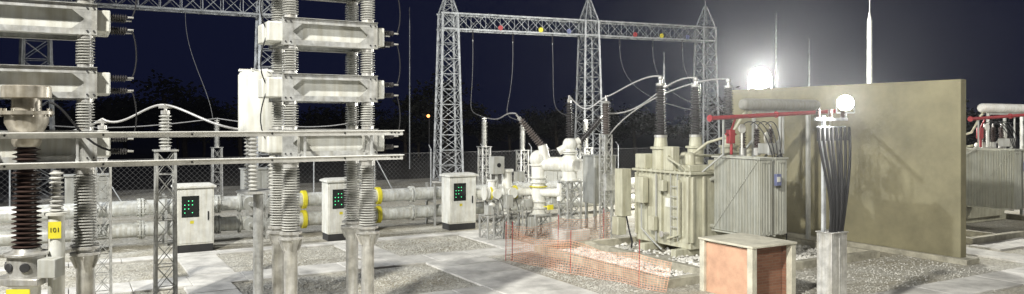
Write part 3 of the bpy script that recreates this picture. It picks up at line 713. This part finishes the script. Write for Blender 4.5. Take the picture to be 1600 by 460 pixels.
m2=Vector((-14.6,38,3.85)); cable(bez((-22,35,3.6),(-19,36,3.2),(-17,37,3.5),m2),.025,'distant pale conductor between post insulators')
cable(bez(m2,(-11,38,3.3),(-9,38,3.3),(-7.3,38,3.8)),.025,'distant pale conductor between post insulators')
pedestal(-8.0,15.0,2.9,.3,.65,'ribbed insulator on a tall white lattice pedestal beside a rack')

# ---------------------------------------------------------------- masts
def mast(x,y,h,r0,label):
    q=root('lightning_mast',label,'mast',x,y,yard=False,group='slender lightning masts')
    b=B(); b.lathe([(r0*1.6,0),(r0*1.6,.03),(r0,.04),(r0*.75,h*.95),(r0*.2,h)],(x,y,0),n=12); part(b,'mast_pole',WHITE if r0>.1 else GALVD,q)
    b=B(); b.tube((x,y,h),(x,y,h+.6),.02); part(b,'lightning_rod',GALV,q)
mast(16.3,35,8.7,.13,'stout pale lightning mast rising behind the firewall')
SL='slim pale lightning mast standing beyond the yard'
mast(17.2,50,10.2,.07,SL); mast(17.8,46,8.0,.07,SL); mast(9.9,50,7.6,.09,SL); mast(-8.0,60,12,.05,SL)

# ---------------------------------------------------------------- fence
F=root('chain_link_fence','chain-link perimeter fence with slanted brace posts','fence',15,36)
b=B(); U0,U1,V,H=-20,40,36,2.1
n=int((U1-U0)/.22)
for i in range(n):
    u=U0+i*.22
    for s in (1,-1):
        a0=(u,V,.1) if s>0 else (u,V,H); a1=(u+H-.1,V,H) if s>0 else (u+H-.1,V,.1)
        b.add([(a0[0]-.006,V+s*.003,a0[2]),(a0[0]+.006,V+s*.003,a0[2]),(a1[0]+.006,V+s*.003,a1[2]),(a1[0]-.006,V+s*.003,a1[2])],[(0,1,2,3)])
for z in (.1,H): b.bar((U0,V,z),(U1+2,V,z),.02)
part(b,'wire_netting',FENCE,F)
u=U0
while u<U1:
    b=B(); b.tube((u,V,0),(u,V,2.3),.03,n=8); b.bar((u,V,2.3),(u,V+.25,2.5),.03)
    if int((u-U0)/3)%4==3: b.bar((u,V,2.0),(u-1.1,V,0),.04); b.bar((u,V,2.0),(u+1.1,V,0),.04)
    part(b,'fence_post',GALVD,F); u+=3

# ---------------------------------------------------------------- orange netting
def netting(p0,p1,h0,h1,label,lean=0.0,cell=.075):
    q=root('orange_safety_netting',label,'safety netting',p0[0],p0[1],group='orange plastic safety netting')
    P0=Vector((*p0,0));P1=Vector((*p1,0));L=(P1-P0).length;d=(P1-P0)/L;nn=Vector((-d.y,d.x,0))
    def pt(s,t):
        k=s/L; seg=(s%2.1)/2.1; sag=.12*math.sin(math.pi*seg); h=h0+(h1-h0)*k-sag
        z=.03+t*(h-.03); off=.07*math.sin(s*2.3+t*2)+.04*math.sin(s*5.1+1)+lean*t
        return P0+d*s+nn*off+Vector((0,0,z))
    b=B(); w=.0038; N=int(L/cell); M=13
    for i in range(N+1):
        s=min(L,i*cell)
        for j in range(M):
            a=pt(s,j/M);c=pt(s,(j+1)/M); b.add([a-d*w,a+d*w,c+d*w,c-d*w],[(0,1,2,3)])
    up=Vector((0,0,1))
    for j in range(M+1):
        for i in range(N):
            a=pt(i*cell,j/M);c=pt((i+1)*cell,j/M); b.add([a-up*w,c-up*w,c+up*w,a+up*w],[(0,1,2,3)])
    part(b,'plastic_net',ORANGE,q)
    k=0
    while k<=L+.1:
        s=min(k,L); c=P0+d*s+nn*.1
        b=B(); b.tube(c,c+Vector((.02,0,1.05)),.010,n=8); part(b,'stake',RED,q); k+=2.1
netting((10.05,17.6),(14.2,18.75),.95,.95,'orange plastic safety netting strung between thin stakes')
netting((10.05,17.55),(11.15,12.6),.85,.75,'sagging orange plastic netting beside the kerbed pit',.08)

# ---------------------------------------------------------------- trees
def tree_meshes(seed):
    rnd=random.Random(seed); b=B(); H=rnd.uniform(5,7)
    b.path([(0,0,0),(.1,.05,H*.25),(.05,.1,H*.5),(0,.2,H*.8)],.14,8)
    cl=[]
    for k in range(9):
        a=rnd.uniform(0,6.28); z0=H*rnd.uniform(.3,.65); rr=rnd.uniform(1.0,2.4); e=Vector((rr*math.cos(a),rr*math.sin(a),z0+rnd.uniform(.5,1.8)))
        b.path([(0.05,.1,z0),e*.5+Vector((0,0,z0*.45)),e],.05,6); cl.append((e,rnd.uniform(.6,1.2)))
    cl.append((Vector((0,.2,H*.9)),1.2))
    t=mk(b,'trunk',BARK)
    b=B()
    for c,r in cl:
        for k in range(170):
            v=Vector((rnd.gauss(0,1),rnd.gauss(0,1),rnd.gauss(0,.75)))*r*.55+c
            x=Vector((rnd.uniform(-1,1),rnd.uniform(-1,1),rnd.uniform(-1,1))).normalized(); y=x.orthogonal().normalized(); s=rnd.uniform(.10,.22)
            b.add([v-x*s,v+y*s*.6,v+x*s,v-y*s*.6],[(0,1,2,3)])
    return t,mk(b,'crown',LEAF,smooth=0)
TM=[tree_meshes(s) for s in (1,2,3)]
rnd=random.Random(11)
for i in range(56):
    x=-66+i*2.4+rnd.uniform(-1.2,1.2); y=72+rnd.uniform(-6,14); s=rnd.uniform(.6,1.15)*(1.0 if x<30 else .8)
    e=bpy.data.objects.new('tree',None); col.objects.link(e); e.location=(x,y,0); e.rotation_euler=(0,0,rnd.uniform(0,6)); e.scale=(s*1.5,s*1.5,s)
    e['label']='dark broad-leaved tree in the unlit field beyond the fence'; e['category']='tree'; e['group']='trees beyond the perimeter fence'
    for me,nm in zip(TM[i%3],('trunk','crown')):
        o=bpy.data.objects.new(nm,me); col.objects.link(o); o.parent=e
r=root('distant_street_lamp','small orange street lamp glowing among the dark trees','street lamp',-6.9,64,yard=False)
b=B(); b.tube((-6.9,64,0),(-6.9,64,4.2),.05,n=8); b.bar((-6.9,64,4.2),(-6.9,63.4,4.3),.05); part(b,'lamp_pole',DARK,r)
b=B(); b.sphere((-6.9,63.3,4.15),.13,12); part(b,'lamp_globe',SODIUM,r)

# ---------------------------------------------------------------- world: night sky and very thin haze
w=bpy.data.worlds.new('World'); scene.world=w; w.use_nodes=True
nt=w.node_tree; n=nt.nodes; l=nt.links; bg=n['Background']
SKY=(.0030,.0043,.0165)
bg.inputs['Color'].default_value=(*SKY,1); bg.inputs['Strength'].default_value=1.0
DEN=.0006
vs=n.new('ShaderNodeVolumeScatter'); vs.inputs['Density'].default_value=DEN; vs.inputs['Anisotropy'].default_value=.87; vs.inputs['Color'].default_value=(.95,.97,1,1)
em=n.new('ShaderNodeEmission'); em.inputs['Color'].default_value=(*[c*10 for c in SKY],1); em.inputs['Strength'].default_value=DEN*.1*.6
ad=n.new('ShaderNodeAddShader'); l.new(vs.outputs[0],ad.inputs[0]); l.new(em.outputs[0],ad.inputs[1])
wo=[x for x in n if x.type=='OUTPUT_WORLD'][0]; l.new(ad.outputs[0],wo.inputs['Volume'])

# ---------------------------------------------------------------- lights
def spot(loc,tgt,P,ang=80,c=(1,.97,.9),size=.4,blend=.6):
    L=bpy.data.lights.new('floodlight_beam','SPOT'); L.energy=P; L.spot_size=R(ang); L.spot_blend=blend; L.color=c; L.shadow_soft_size=size
    o=bpy.data.objects.new('floodlight_beam',L); col.objects.link(o); o.location=loc
    o.rotation_euler=(Vector(tgt)-Vector(loc)).to_track_quat('-Z','Y').to_euler(); return o
spot((-9,-2,18),(-1,20,0),38000,80,size=.5)
spot((-24,16,12),(-4,30,1),20000,95,(.95,.97,1))
spot((-3,-10,14),(8,19,0),19000,48,(1,.97,.9),.7)
spot((27,22,9),(14,40,4),4000,90)
spot((6.02,13.86,4.02),(4.0,9.4,3.0),1300,165,(1,.98,.92),.12,.3)
L=bpy.data.lights.new('lamp_beam','POINT'); L.energy=12500; L.shadow_soft_size=.4; L.color=(1,.98,.92)
o=bpy.data.objects.new('lamp_beam',L); col.objects.link(o); o.location=(11.1,34.3,5.6)
# ---------------------------------------------------------------- camera
cam=bpy.data.cameras.new('camera'); co=bpy.data.objects.new('camera',cam); col.objects.link(co); scene.camera=co
co.location=(0,0,3.7); co.rotation_euler=(R(90),0,0); cam.sensor_width=36; cam.lens=27; cam.shift_y=-.025; cam.clip_end=3000
scene.view_settings.view_transform='Standard'; scene.view_settings.look='None'; scene.view_settings.exposure=0
